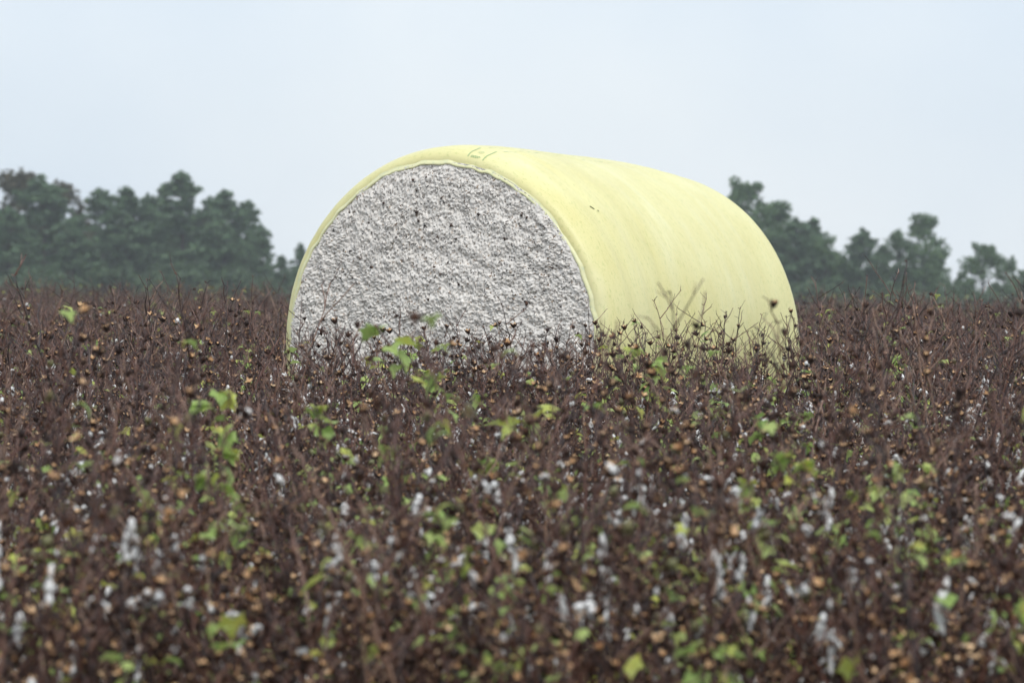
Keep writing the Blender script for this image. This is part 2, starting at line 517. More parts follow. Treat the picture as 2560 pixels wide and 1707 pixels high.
    def on_wrap(w, d, lift=0.003):
        """angle round the bale, distance d measured along the wrap from its front edge"""
        s = float(np.interp(d, arc, ss)); r = float(np.interp(d, arc, [q[1] for q in prof]))
        s1 = float(np.interp(d + 0.004, arc, ss)); r1 = float(np.interp(d + 0.004, arc, [q[1] for q in prof]))
        nr, ns = (s1 - s), -(r1 - r)
        l = math.hypot(nr, ns) or 1
        rr = r + bale_radius_noise(w, s) + lift * nr / l
        return Vector((rr * math.cos(w), s + lift * ns / l, rr * math.sin(w)))
    def stroke(mb, pts, width):
        o = len(mb.v)
        for i, (w, d) in enumerate(pts):
            w0, d0 = pts[max(i - 1, 0)]; w1, d1 = pts[min(i + 1, len(pts) - 1)]
            tw, td = (w1 - w0) * 1.28, d1 - d0
            l = math.hypot(tw, td) or 1
            nw, nd = -td / l / 1.28, tw / l
            for sg in (-1, 1):
                mb.v.append(on_wrap(w + nw * width / 2 * sg, d + nd * width / 2 * sg))
        for i in range(len(pts) - 1):
            mb.f.append((o + 2 * i, o + 2 * i + 1, o + 2 * i + 3, o + 2 * i + 2)); mb.m.append(0)
    def line(w0, d0, w1, d1, n=8): return [(w0 + (w1 - w0) * k / n, d0 + (d1 - d0) * k / n) for k in range(n + 1)]
    wa, wb = R(80.5), R(75.0)
    for w in (wa, wb):
        mb = MB(); stroke(mb, line(w, 0.055, w, 0.20, 12), 0.006)
        link('printed_rule', mb.mesh('printed_rule', [M_ink]), root)
    mb = MB(); stroke(mb, [((wa + wb) / 2 + 0.013 * math.cos(t / 16 * 6.2832), 0.125 + 0.017 * math.sin(t / 16 * 6.2832)) for t in range(17)], 0.004)
    stroke(mb, line((wa + wb) / 2 - 0.006, 0.118, (wa + wb) / 2 + 0.006, 0.133, 3), 0.004)
    link('printed_emblem', mb.mesh('printed_emblem', [M_ink2]), root)
    mb = MB()
    for row, d in enumerate((0.058, 0.068)):
        w = wa - 0.018
        while w > wb + 0.028:
            l = rnd.uniform(0.006, 0.013)
            stroke(mb, line(w, d + rnd.uniform(-0.001, 0.001), w - l, d, 2), 0.006)
            w -= l + 0.004
    link('printed_lettering', mb.mesh('printed_lettering', [M_ink]), root)
    # faint dotted lines of print running back over the top
    for off in (R(79.0), R(74.0)):
        d = 0.24
        while d < 1.5:
            l = rnd.uniform(0.02, 0.05)
            mb = MB()
            stroke(mb, line(off + rnd.uniform(-0.004, 0.004), d, off + rnd.uniform(-0.004, 0.004), d + l, 2), 0.006)
            link('printed_dash', mb.mesh('printed_dash', [M_ink2]), root)
            d += l + rnd.uniform(0.015, 0.05)
    # two small tears on the wrap's shoulder
    M_tear, nt, b = new_mat('wrap_scuff', 0.8, 0.1)
    b.inputs['Base Color'].default_value = (0.12, 0.13, 0.06, 1)
    mb = MB(); stroke(mb, [(R(44), 0.36), (R(43.4), 0.372), (R(42.8), 0.38)], 0.010); stroke(mb, [(R(42.3), 0.40), (R(41.8), 0.405)], 0.006)
    link('scuff_mark', mb.mesh('scuff_mark', [M_tear]), root)
    return root, sample, H
bale_root, face_sample, face_H = build_bale()

# ------------------------------------------------------------------ small shapes of the cotton plant
def rot_to(d, spin=0.0):
    """rotation taking +Z to d"""
    q = Vector((0, 0, 1)).rotation_difference(d.normalized())
    return q.to_matrix().to_4x4() @ Matrix.Rotation(spin, 4, 'Z')

def carpel(mb, base_m, length, width, spread, rg):
    """one boat-shaped valve of an open burr, tan inside and dark outside"""
    NU, NV = 6, 3
    end = spread - 0.35 + rg.uniform(-0.25, 0.25)          # lean of the tip: inwards when shut, outwards when open
    rows_in, rows_out = [], []
    x = z = 0.0
    for i in range(NU):
        u = i / (NU - 1)
        ang = (0.85 + 0.35 * spread) * (1 - u) + end * u        # angle of the valve away from the burr's axis
        if i:
            x += length / (NU - 1) * math.sin(ang); z += length / (NU - 1) * math.cos(ang)
        w = width * (math.sin(math.pi * min(1, 0.14 + 0.86 * u)) ** 0.75) if u < 1 else 0.0006
        nx, nz = -math.cos(ang), math.sin(ang)                   # towards the burr's axis
        ri, ro = [], []
        for j in range(NV):
            v = j / (NV - 1) * 2 - 1
            lift = 0.40 * w * v * v
            p = Vector((x + nx * lift, v * w * 0.5, z + nz * lift))
            th = 0.0016 + 0.0014 * (1 - v * v)
            ri.append(p); ro.append(p - Vector((nx, 0, nz)) * th)
        rows_in.append(ri); rows_out.append(ro)
    verts = [p for r_ in rows_in for p in r_] + [p for r_ in rows_out for p in r_]
    o = NU * NV
    faces, mats = [], []
    for i in range(NU - 1):
        for j in range(NV - 1):
            a = i * NV + j
            faces.append((a, a + NV, a + NV + 1, a + 1)); mats.append(1)
            faces.append((o + a, o + a + 1, o + a + NV + 1, o + a + NV)); mats.append(0)
        a = i * NV
        faces.append((a, o + a, o + a + NV, a + NV)); mats.append(0)
        a = i * NV + NV - 1
        faces.append((a, a + NV, o + a + NV, o + a)); mats.append(0)
    mb.add(verts, faces, mats, base_m)

def make_burr(seed, spread):
    rg = random.Random(seed)
    mb = MB()
    k = rg.choice((4, 4, 5))
    L = rg.uniform(0.025, 0.031)
    for i in range(k):
        a = 2 * math.pi * (i + rg.uniform(-0.12, 0.12)) / k
        carpel(mb, Matrix.Rotation(a, 4, 'Z'), L * rg.uniform(0.88, 1.08), L * rg.uniform(0.44, 0.54), spread * rg.uniform(0.75, 1.25), rg)
    # the dried bracts under it
    for i in range(3):
        a = 2 * math.pi * i / 3 + rg.uniform(-0.4, 0.4)
        t = rg.uniform(0.7, 1.3)
        l = rg.uniform(0.012, 0.022)
        m = Matrix.Rotation(a, 4, 'Z') @ Matrix.Rotation(t, 4, 'Y')
        mb.add([Vector((0, -0.004, 0)), Vector((0, 0.004, 0)), Vector((0.001, 0.003, l)), Vector((0.001, -0.003, l * 0.9))], [(0, 1, 2, 3)], 0, m)
    return mb.mesh('burr', [M_burr_out, M_burr_in], smooth=True)

def make_boll(seed, mat):
    rg = random.Random(seed)
    mb = MB()
    L, W = rg.uniform(0.030, 0.038), rg.uniform(0.011, 0.0145)
    rings, sides = 7, 10
    vv, ff = [], []
    for i in range(rings):
        u = i / (rings - 1)
        r_ = W * (math.sin(math.pi * (0.06 + 0.94 * u)) ** 0.75) if 0 < u < 1 else (0.004 if u == 0 else 0.0006)
        for k in range(sides):
            w = 2 * math.pi * k / sides
            g = 1 - 0.10 * (math.cos(w * 4) > 0.6)
            vv.append(Vector((r_ * g * math.cos(w), r_ * g * math.sin(w), L * u)))
    for i in range(rings - 1):
        for k in range(sides):
            k2 = (k + 1) % sides
            ff.append((i * sides + k, i * sides + k2, (i + 1) * sides + k2, (i + 1) * sides + k))
    mb.add(vv, ff)
    for i in range(3):
        a = 2 * math.pi * i / 3
        m = Matrix.Rotation(a, 4, 'Z') @ Matrix.Rotation(rg.uniform(0.15, 0.5), 4, 'Y')
        l = rg.uniform(0.024, 0.034)
        mb.add([Vector((0.010, -0.008, -0.002)), Vector((0.010, 0.008, -0.002)), Vector((0.014, 0.006, l * 0.7)), Vector((0.010, 0, l)), Vector((0.014, -0.006, l * 0.7))], [(0, 1, 2, 3, 4)], 0, m)
    return mb.mesh('boll', [mat])

def blob(mb, centre, rx, rz, rg, sub=8, mat=0, tilt=None):
    vv, ff = [], []
    rings = sub
    sides = 9
    ph = [rg.uniform(0, 6.28) for _ in range(4)]
    for i in range(rings):
        u = i / (rings - 1)
        for k in range(sides):
            w = 2 * math.pi * k / sides
            r_ = rx * max(0.04, math.sin(math.pi * u) ** 0.7) * (1 + 0.30 * math.sin(2 * w + ph[0] + 5 * u) + 0.18 * math.sin(3 * w + ph[1] - 9 * u) + 0.15 * math.sin(11 * u + ph[2]))
            vv.append(Vector((r_ * math.cos(w), r_ * math.sin(w), rz * (2 * u - 1) + 0.12 * rx * math.sin(3 * w + ph[3]))))
    for i in range(rings - 1):
        for k in range(sides):
            k2 = (k + 1) % sides
            ff.append((i * sides + k, i * sides + k2, (i + 1) * sides + k2, (i + 1) * sides + k))
    m = Matrix.Translation(centre)
    if tilt is not None: m = m @ tilt
    mb.add(vv, ff, mat, m)

def make_lint(seed, long):
    """seed cotton left by the picker: small locks, or a lock strung out and hanging"""
    rg = random.Random(seed)
    mb = MB()
    if not long:
        for i in range(rg.choice((1, 2, 2, 3))):
            blob(mb, Vector((rg.uniform(-.010, .010), rg.uniform(-.010, .010), rg.uniform(0.004, 0.026))), rg.uniform(0.004, 0.008), rg.uniform(0.008, 0.017), rg, 7, 0,
                 Euler((rg.uniform(-1, 1), rg.uniform(-1, 1), 0)).to_matrix().to_4x4())
    else:
        L = rg.uniform(0.035, 0.11)
        n = rg.choice((2, 3, 3, 4))
        z = 0.02
        x = y = 0.0
        for i in range(n):
            h = L / n * rg.uniform(0.75, 1.3)
            blob(mb, Vector((x, y, z - h / 2)), rg.uniform(0.005, 0.012) * (1.15 - 0.1 * i), h * 0.62, rg, 9, 0,
                 Euler((rg.uniform(-.25, .25), rg.uniform(-.25, .25), 0)).to_matrix().to_4x4())
            z -= h * 0.82
            x += rg.uniform(-0.007, 0.007); y += rg.uniform(-0.007, 0.007)
        # loose wisps
        for i in range(7):
            p0 = Vector((x * 0.5, y * 0.5, z * rg.uniform(0.2, 0.9)))
            d = Vector((rg.uniform(-1, 1), rg.uniform(-1, 1), rg.uniform(-1.6, 0.2))).normalized() * rg.uniform(0.015, 0.04)
            mb.tube([p0, p0 + d * 0.5 + Vector((0, 0, -0.003)), p0 + d], [0.002, 0.0014, 0.0004], 3)
    return mb.mesh('lint', [M_lint])

def make_leaf(seed):
    """three- to five-lobed cotton leaf on its stalk"""
    rg = random.Random(seed)
    S = rg.uniform(0.025, 0.044)
    mb = MB()
    lobes = [(-118, 0.66), (-86, 0.60), (-54, 0.94), (-27, 0.76), (0, 1.12), (27, 0.76), (54, 0.94), (86, 0.60), (118, 0.66)]
    sag = rg.uniform(0.2, 1.3)
    fold = rg.uniform(-0.2, 0.75)
    def pt(a, r_):
        a = R(a)
        x, y = math.cos(a) * r_ * S, math.sin(a) * r_ * S
        return Vector((x + 0.018, y, -sag * r_ * r_ * S * 0.6 + fold * abs(y) + rg.uniform(-1, 1) * 0.06 * S * r_))
    vv = [Vector((0.018, 0, 0))]
    for a, r_ in lobes: vv.append(pt(a, r_ * 0.55 * rg.uniform(0.92, 1.08)))
    for a, r_ in lobes: vv.append(pt(a + rg.uniform(-4, 4), r_ * rg.uniform(0.9, 1.1)))
    n = len(lobes)
    ff = []
    for i in range(n - 1):
        ff.append((0, 1 + i, 2 + i))
        ff.append((1 + i, 1 + n + i, 2 + n + i, 2 + i))
    mb.add(vv, ff)
    mb.tube([Vector((0, 0, -0.012)), Vector((0.008, 0, -0.002)), Vector((0.018, 0, 0))], [0.0012, 0.0011, 0.0009], 4)
    return mb.mesh('leaf', [M_leaf])

BURRS = [make_burr(100 + i, s) for i, s in enumerate((0.12, 0.35, 0.55, 0.75, 0.92, 0.45, 0.65, 0.82))]
BOLLS = [make_boll(200 + i, M_burr_out) for i in range(3)]
GBOLLS = [make_boll(230 + i, M_boll_green) for i in range(2)]
LINT_S = [make_lint(300 + i, False) for i in range(5)]
LINT_L = [make_lint(330 + i, True) for i in range(8)]
LEAVES = [make_leaf(400 + i) for i in range(7)]

# ------------------------------------------------------------------ the cotton plant, in a number of shapes
def make_plant(seed, H, leafy, lint_p, bushy=1.0, tall_top=0.0, leaf_top=False, fruit=1.0):
    """returns (stem mesh, [(part name, mesh, matrix)], facts)"""
    rg = random.Random(seed)
    mb = MB()
    parts = []
    facts = dict(leaves=0, lint=0, top=0.0)

    def place_fruit(p, d, sc=1.0):
        """a burr, boll or nothing at the end of a short stalk"""
        q = rg.random()
        up = Vector((rg.uniform(-.5, .5), rg.uniform(-.5, .5), rg.uniform(0.1, 1.0)))
        dd = (d.normalized() * 0.7 + up).normalized()
        if rg.random() < 0.14: dd = (dd + Vector((0, 0, -1.6))).normalized()
        st = rg.uniform(0.008, 0.022)
        e = p + dd * st
        mb.tube([p, p + dd * st * 0.6, e], [0.0017, 0.0016, 0.0022], 4)
        m = Matrix.Translation(e) @ rot_to(dd, rg.uniform(0, 6.28)) @ Matrix.Scale(rg.uniform(0.74, 1.06) * sc, 4)
        if q < 0.84:
            parts.append(('burr', rg.choice(BURRS), m))
            if rg.random() < lint_p * (0.4 + 1.3 * p.z / H) and p.z < 1.02 * H:
                facts['lint'] += 1
                if rg.random() < 0.4:
                    parts.append(('lint_tuft', rg.choice(LINT_L), Matrix.Translation(e + dd * 0.012) @ Matrix.Rotation(rg.uniform(0, 6.28), 4, 'Z') @ Matrix.Scale(rg.uniform(0.8, 1.25), 4)))
                else:
                    parts.append(('lint_tuft', rg.choice(LINT_S), m @ Matrix.Scale(rg.uniform(0.9, 1.3), 4)))
        elif q < 0.965: parts.append(('boll', rg.choice(BOLLS), m))
        else: parts.append(('boll', rg.choice(GBOLLS), m))

    def place_leaf(p, d):
        facts['leaves'] += 1
        hd = Vector((d.x, d.y, 0)) + Vector((rg.uniform(-.7, .7), rg.uniform(-.7, .7), 0))
        yaw = math.atan2(hd.y, hd.x)
        m = Matrix.Translation(p) @ Matrix.Rotation(yaw, 4, 'Z') @ Matrix.Rotation(rg.uniform(-0.3, 0.9), 4, 'Y') @ Matrix.Rotation(rg.uniform(-.5, .5), 4, 'X') @ Matrix.Scale(rg.uniform(0.7, 1.35) * (1.25 if leaf_top else 1.0), 4)
        parts.append(('leaf', rg.choice(LEAVES), m))

    def twig(p, d, L, r0, depth=0):
        """a fruiting branch: short zigzag joints with a fruit or a bare stub at every joint"""
        n = max(2, int(L / 0.055))
        pts, rad = [p.copy()], [r0]
        cur, dr = p.copy(), d.normalized()
        side = Vector((-dr.y, dr.x, 0))
        if side.length < 1e-3: side = Vector((1, 0, 0))
        side.normalize()
        for i in range(n):
            zz = side * (0.22 if i % 2 else -0.22) * rg.uniform(0.5, 1.2)
            stp = (dr + zz + Vector((0, 0, 0.10))).normalized() * (L / n) * rg.uniform(0.8, 1.2)
            cur = cur + stp
            pts.append(cur.copy())
            rad.append(max(0.0017, r0 * (1 - 0.58 * (i + 1) / n)))
            if i < n - 1 and rg.random() < 0.60 * fruit * (1.0 if cur.z < (0.88 if fruit == 1.0 else 0.66) * H else 0.4 * fruit):
                place_fruit(cur, (zz * -2 + dr))
            elif rg.random() < 0.5:
                # bare stalk with a hooked end
                e = (dr * 0.5 - zz * 1.6 + Vector((rg.uniform(-.3, .3), rg.uniform(-.3, .3), rg.uniform(-.2, .8)))).normalized()
                l = rg.uniform(0.02, 0.055)
                mb.tube([cur, cur + e * l * 0.6, cur + e * l + Vector((0, 0, rg.uniform(-.008, .006)))], [0.0017, 0.0013, 0.0009], 3)
            if rg.random() < leafy * 0.07:
                place_leaf(cur, dr + zz)
        mb.tube(pts, rad, 4)
        if rg.random() < 0.40 * fruit * (1.0 if cur.z < (0.88 if fruit == 1.0 else 0.66) * H else 0.3 * fruit): place_fruit(cur, dr)
        else: mb.tube([cur, cur + dr * 0.004, cur + dr * 0.007], [0.0012, 0.0028, 0.0008], 4)

    def axis(p, d, L, r0, node0, main):
        n = int(L / 0.05)
        pts, rad = [p.copy()], [r0]
        cur, dr = p.copy(), d.normalized()
        lean = Vector((rg.uniform(-1, 1), rg.uniform(-1, 1), 0)) * 0.035
        az = rg.uniform(0, 6.28)
        for i in range(n):
            t = (i + 1) / n
            jit = Vector((rg.uniform(-1, 1), rg.uniform(-1, 1), 0)) * 0.11
            dr = (dr + lean + Vector((0, 0, 0.10 if not main else 0.03)) ).normalized()
            cur = cur + (dr + jit).normalized() * (L / n)
            pts.append(cur.copy()); rad.append(max(0.0020, r0 * (1 - 0.72 * t)))
            az += 2.4 + rg.uniform(-0.4, 0.4)
            if t > node0 and rg.random() < 0.92 * bushy:
                el = rg.uniform(0.45, 1.12)
                bl = (0.34 * (1 - t) ** 0.7 + 0.07) * rg.uniform(0.55, 1.2)
                out = Vector((math.cos(az) * math.sin(el), math.sin(az) * math.sin(el), math.cos(el)))
                if t > 0.90 and rg.random() < 0.5:
                    l = rg.uniform(0.03, 0.09)
                    mid = cur + out * l * 0.55
                    mb.tube([cur, mid, mid + (out + Vector((rg.uniform(-.6, .6), rg.uniform(-.6, .6), rg.uniform(-.9, .5)))).normalized() * l * 0.5], [0.0015, 0.0011, 0.0007], 3)
                else:
                    twig(cur, out, bl, max(0.0027, rad[-1] * 0.72))
            if leaf_top and t > 0.86:
                for _ in range(1 if t < 0.95 else 3): place_leaf(cur, Vector((math.cos(az), math.sin(az), 0)))
        mb.tube(pts, rad, 5)
        # the withered growing tip
        for _ in range(2):
            e = Vector((rg.uniform(-1, 1), rg.uniform(-1, 1), rg.uniform(0.2, 1.2))).normalized()
            mb.tube([cur, cur + e * 0.010, cur + e * 0.016], [0.0013, 0.0024, 0.0006], 4)
        if cur.z > facts['top']: facts['top'] = cur.z; facts['tip'] = cur.copy()

    axis(Vector((0, 0, -0.03)), Vector((rg.uniform(-.14, .14), rg.uniform(-.14, .14), 1)), H, 0.0082, 0.20, True)
    for i in range(rg.choice((2, 2, 3, 3))):
        z0 = rg.uniform(0.10, 0.30)
        a = rg.uniform(0, 6.28)
        axis(Vector((0, 0, z0)), Vector((math.cos(a) * 0.62, math.sin(a) * 0.62, 0.8)), (H - z0) * rg.uniform(0.55, 0.92), 0.0058, 0.22, False)
    # regrowth leaves low on the stem
    for i in range(int(leafy * 36)):
        z0 = rg.uniform(0.25, 0.80) * H
        a = rg.uniform(0, 6.28)
        place_leaf(Vector((math.cos(a) * 0.05, math.sin(a) * 0.05, z0)), Vector((math.cos(a), math.sin(a), 0)))
    if tall_top:
        a = rg.uniform(0, 6.28)
        axis(Vector((0, 0, H * 0.5)), Vector((math.cos(a) * 0.3, math.sin(a) * 0.3, 1)), H * 0.5 + tall_top, 0.0050, 0.35, False)
    stem = mb.mesh('stem', [M_stem])
    return stem, parts, facts

PLANTS = []
_specs = []
for i in range(22):
    _specs.append(dict(seed=1000 + i * 17, H=rnd.uniform(0.88, 1.10), leafy=(0.0, 0.2, 0.55, 0.1, 0.0, 0.85)[i % 6], lint_p=(0.09, 0.18, 0.06, 0.25, 0.12)[i % 5], tall_top=(0.0, 0.14, 0.22, 0.0, 0.36, 0.0, 0.18)[i % 7]))
N_COMMON = len(_specs)
for i in range(4):     # tall plants with a head of fresh leaves
    _specs.append(dict(seed=5000 + i * 13, H=1.12, leafy=0.25, lint_p=0.05, bushy=0.6, fruit=0.4, leaf_top=True))
for i in range(8):     # thin tall bare ones with few burrs
    _specs.append(dict(seed=6000 + i * 13, H=rnd.uniform(1.12, 1.24), leafy=0.02, lint_p=0.03, bushy=0.85, fruit=0.45, tall_top=rnd.uniform(0.0, 0.16)))
for s in _specs: PLANTS.append(make_plant(**s))
IDX_LEAFTOP = list(range(N_COMMON, N_COMMON + 4))
IDX_TALL = list(range(N_COMMON + 4, N_COMMON + 12))
IDX_COMMON = list(range(N_COMMON))

def joined_mesh(name, stem, parts):
    """one mesh of a whole plant, for the mass of plants too many to tell apart"""
    mats = [M_stem, M_burr_out, M_burr_in, M_boll_green, M_lint, M_leaf]
    vs_, fs_, ms_ = [], [], []
    off = 0
    for me, mtx in [(stem, Matrix())] + [(p[1], p[2]) for p in parts]:
        co = np.empty(len(me.vertices) * 3, dtype=np.float32); me.vertices.foreach_get('co', co)
        co = co.reshape(-1, 3)
        A = np.array(mtx)
        co = co @ A[:3, :3].T + A[:3, 3]
        lut = [mats.index(m) for m in me.materials]
        vs_.append(co)
        for p in me.polygons:
            fs_.append([v + off for v in p.vertices]); ms_.append(lut[p.material_index])
        off += len(co)
    return mesh_from(name, np.vstack(vs_).tolist(), fs_, mats, ms_)

plant_coll = bpy.data.collections.new('cotton_plant_shapes')      # not linked to the scene: source of the mass only
for i, (stem, parts, facts) in enumerate(PLANTS):
    o = bpy.data.objects.new('plant_shape_%03d' % i, joined_mesh('plant_shape_%03d' % i, stem, parts))
    plant_coll.objects.link(o)

def scatter_object(name, coll, pts, rots, scales, idx, mats):
    me = bpy.data.meshes.new(name)
    me.from_pydata([tuple(p) for p in pts], [], [])
    for nme, typ, data, key in (('rot', 'FLOAT_VECTOR', rots, 'vector'), ('scl', 'FLOAT', scales, 'value'), ('idx', 'INT', idx, 'value')):
        at_ = me.attributes.new(nme, typ, 'POINT')
        at_.data.foreach_set(key, np.asarray(data, dtype=np.int32 if typ == 'INT' else np.float32).ravel())
    for m in mats: me.materials.append(m)
    o = link(name, me)
    ng = bpy.data.node_groups.new(name + '_nodes', 'GeometryNodeTree')
    ng.interface.new_socket(name='Geometry', in_out='INPUT', socket_type='NodeSocketGeometry')
    ng.interface.new_socket(name='Geometry', in_out='OUTPUT', socket_type='NodeSocketGeometry')
    N = ng.nodes
    gi, go = N.new('NodeGroupInput'), N.new('NodeGroupOutput')
    ci = N.new('GeometryNodeCollectionInfo')
    ci.inputs['Collection'].default_value = coll
    ci.inputs['Separate Children'].default_value = True
    ci.inputs['Reset Children'].default_value = True
    ip = N.new('GeometryNodeInstanceOnPoints')
    ip.inputs['Pick Instance'].default_value = True
    def attr(nme, typ):
        a = N.new('GeometryNodeInputNamedAttribute'); a.data_type = typ; a.inputs['Name'].default_value = nme
        return a.outputs['Attribute']
    e2r = N.new('FunctionNodeEulerToRotation')
    ng.links.new(gi.outputs[0], ip.inputs['Points'])
    ng.links.new(ci.outputs[0], ip.inputs['Instance'])
    ng.links.new(attr('idx', 'INT'), ip.inputs['Instance Index'])
    ng.links.new(attr('rot', 'FLOAT_VECTOR'), e2r.inputs[0])
    ng.links.new(e2r.outputs[0], ip.inputs['Rotation'])
    ng.links.new(attr('scl', 'FLOAT'), ip.inputs['Scale'])
    ng.links.new(ip.outputs[0], go.inputs[0])
    md = o.modifiers.new('scatter', 'NODES')
    md.node_group = ng
    return o

# ------------------------------------------------------------------ where every plant stands
FIELD_NEAR, FIELD_FAR = 9.4, 104.0
def half_w(y): return 0.128 * y
spots = []               # (x, y, in frame?)
y = FIELD_NEAR
row = 0
while y < FIELD_FAR:
    step = 0.27 if y < 45 else 0.36
    dx = 0.42 if y < 45 else 0.56
    hw = half_w(y) * 1.35 + 1.6
    x = -hw + rnd.uniform(0, dx)
    while x < hw:
        xx, yy = x + rnd.gauss(0, 0.11), y + rnd.gauss(0, 0.10)
        spots.append((xx, yy))
        x += dx * rnd.uniform(0.75, 1.25)
    y += step
    row += 1
for k in range(90):                 # the crop stands thick in front of the bale
    yy = rnd.uniform(20.5, 25.2)
    spots.append((at(rnd.uniform(640, 2040), 900, yy).x, yy))
spots = [s for s in spots if not in_bale(*s, 0.16)]

def pick(x, y):
    """which shape grows at a spot, and how large"""
    d = Vector((x - BALE['X'], y - BALE['Y'], 0))
    s, t = d.dot(_a), d.dot(_h)
    before_bale = 640 < 1280 + x / y * FPX < 2040 and 14 < y < 25.6
    if rnd.random() < 0.11 and not before_bale: i = rnd.choice(IDX_TALL)
    elif rnd.random() < 0.012: i = rnd.choice(IDX_LEAFTOP)
    else: i = rnd.choice(IDX_COMMON)
    sc = rnd.uniform(0.84, 1.10)
    px = 1280 + x / y * FPX
    if 640 < px < 2040 and 17 < y < 25.6: sc *= rnd.uniform(1.0, 1.14)
    if 16 < y < 60 and rnd.random() < 0.045 and not (640 < px < 2040 and y < 26):
        i = rnd.choice(IDX_TALL)                     # a shoot that overtops the rest
        sc = rnd.uniform(1.36, 1.60) / PLANTS[i][2]['top']
    if before_bale: sc = min(sc, rnd.uniform(1.12, 1.29) / PLANTS[i][2]['top'])
    return i, sc

chosen = []     # plants built one by one: (x, y, shape, scale, rot)
mass = []
for (x, y) in spots:
    i, sc = pick(x, y)
    rot = (rnd.gauss(0, 0.07), rnd.gauss(0, 0.07), rnd.uniform(0, 6.283))
    d = Vector((x - BALE['X'], y - BALE['Y'], 0))
    s, t = d.dot(_a), d.dot(_h)
    inframe = abs(x) < half_w(y) + 0.12
    rec = dict(x=x, y=y, i=i, sc=sc, rot=rot, zone=None)
    if inframe and y < 14.8: rec['zone'] = 'near'
    elif -1.0 < s < 0 and abs(t) < BALE['R'] + 0.05: rec['zone'] = 'face'
    elif t > BALE['R'] and t < BALE['R'] + 1.0 and -0.3 < s < BALE['L']: rec['zone'] = 'side'
    (chosen if rec['zone'] else mass).append(rec)

# plants the photograph singles out: tall thin ones against the bale, leafy heads in front of it
def stand(px, py, dist, kind, zone, lab=None):
    p = at(px, py + (48 if kind == 'tall' else 0), dist)      # side twigs rise a little above the main tip
    gz = ground_z(p.x, p.y)
    i = {'tall': rnd.choice(IDX_TALL), 'leaf': rnd.choice(IDX_LEAFTOP)}[kind]
    tip = PLANTS[i][2]['tip']
    sc = (p.z - gz) / tip.z
    yaw = rnd.uniform(0, 6.28)
    off = Matrix.Rotation(yaw, 3, 'Z') @ (tip * sc)
    chosen.append(dict(x=p.x - off.x, y=p.y - off.y, i=i, sc=sc, rot=(0, 0, yaw), zone=zone, lab=lab))
for px, py, dist in ((755, 705, 24.9), (835, 730, 24.7), (1000, 745, 24.6), (1140, 745, 24.4), (1255, 715, 24.3), (1395, 770, 24.2), (1470, 722, 24.0)):
    stand(px, py, dist, 'tall', 'face')
for px, py, dist in ((1635, 705, 24.6), (1690, 740, 24.8), (1760, 715, 25.0), (1815, 735, 25.1), (1850, 725, 25.3), (1905, 740, 25.5), (1965, 780, 25.7), (1560, 760, 24.3)):
    stand(px, py, dist, 'tall', 'side')
for k in range(12): stand(760 + k * 62 + rnd.uniform(-20, 20), rnd.uniform(770, 860), rnd.uniform(23.9, 24.8), 'tall', 'face')
for k in range(13): stand(1535 + k * 38 + rnd.uniform(-14, 14), rnd.uniform(745, 850), rnd.uniform(24.0, 24.6) + k * 0.07, 'tall', 'side')
for px, py, dist in ((945, 822, 13.6), (545, 975, 13.2), (780, 1022, 13.4), (1385, 1178, 12.6), (1465, 1285, 11.8), (520, 1185, 12.2), (385, 1245, 11.6), (1090, 1300, 11.2), (2215, 1180, 12.4), (1155, 1370, 10.6)):
    stand(px, py, dist, 'leaf', 'near')

pts = [(r_['x'], r_['y'], ground_z(r_['x'], r_['y'])) for r_ in mass]
o = scatter_object('cotton_crop', plant_coll, pts, [r_['rot'] for r_ in mass], [r_['sc'] for r_ in mass], [r_['i'] for r_ in mass], [M_stem, M_burr_out, M_burr_in, M_boll_green, M_lint, M_leaf])
tag(o, 'dense mass of dry brown cotton plants filling the field', 'cotton crop', kind='stuff')

def ordinal(n):
    words = ['first', 'second', 'third', 'fourth', 'fifth', 'sixth', 'seventh', 'eighth', 'ninth', 'tenth', 'eleventh', 'twelfth']
    if n <= 12: return words[n - 1]
    suf = 'th' if 10 <= n % 100 <= 20 else {1: 'st', 2: 'nd', 3: 'rd'}.get(n % 10, 'th')
    return '%d%s' % (n, suf)

def look_of(i):
    f = PLANTS[i][2]
    if i in IDX_LEAFTOP: return 'tall cotton plant with a head of green leaves'
    if i in IDX_TALL: return 'tall thin bare cotton plant'
    a = 'leafy' if f['leaves'] > 9 else ('sparsely leaved' if f['leaves'] > 2 else 'leafless')
    b_ = 'white lint tufts' if f['lint'] > 3 else 'empty brown burrs'
    return '%s cotton plant with %s' % (a, b_)

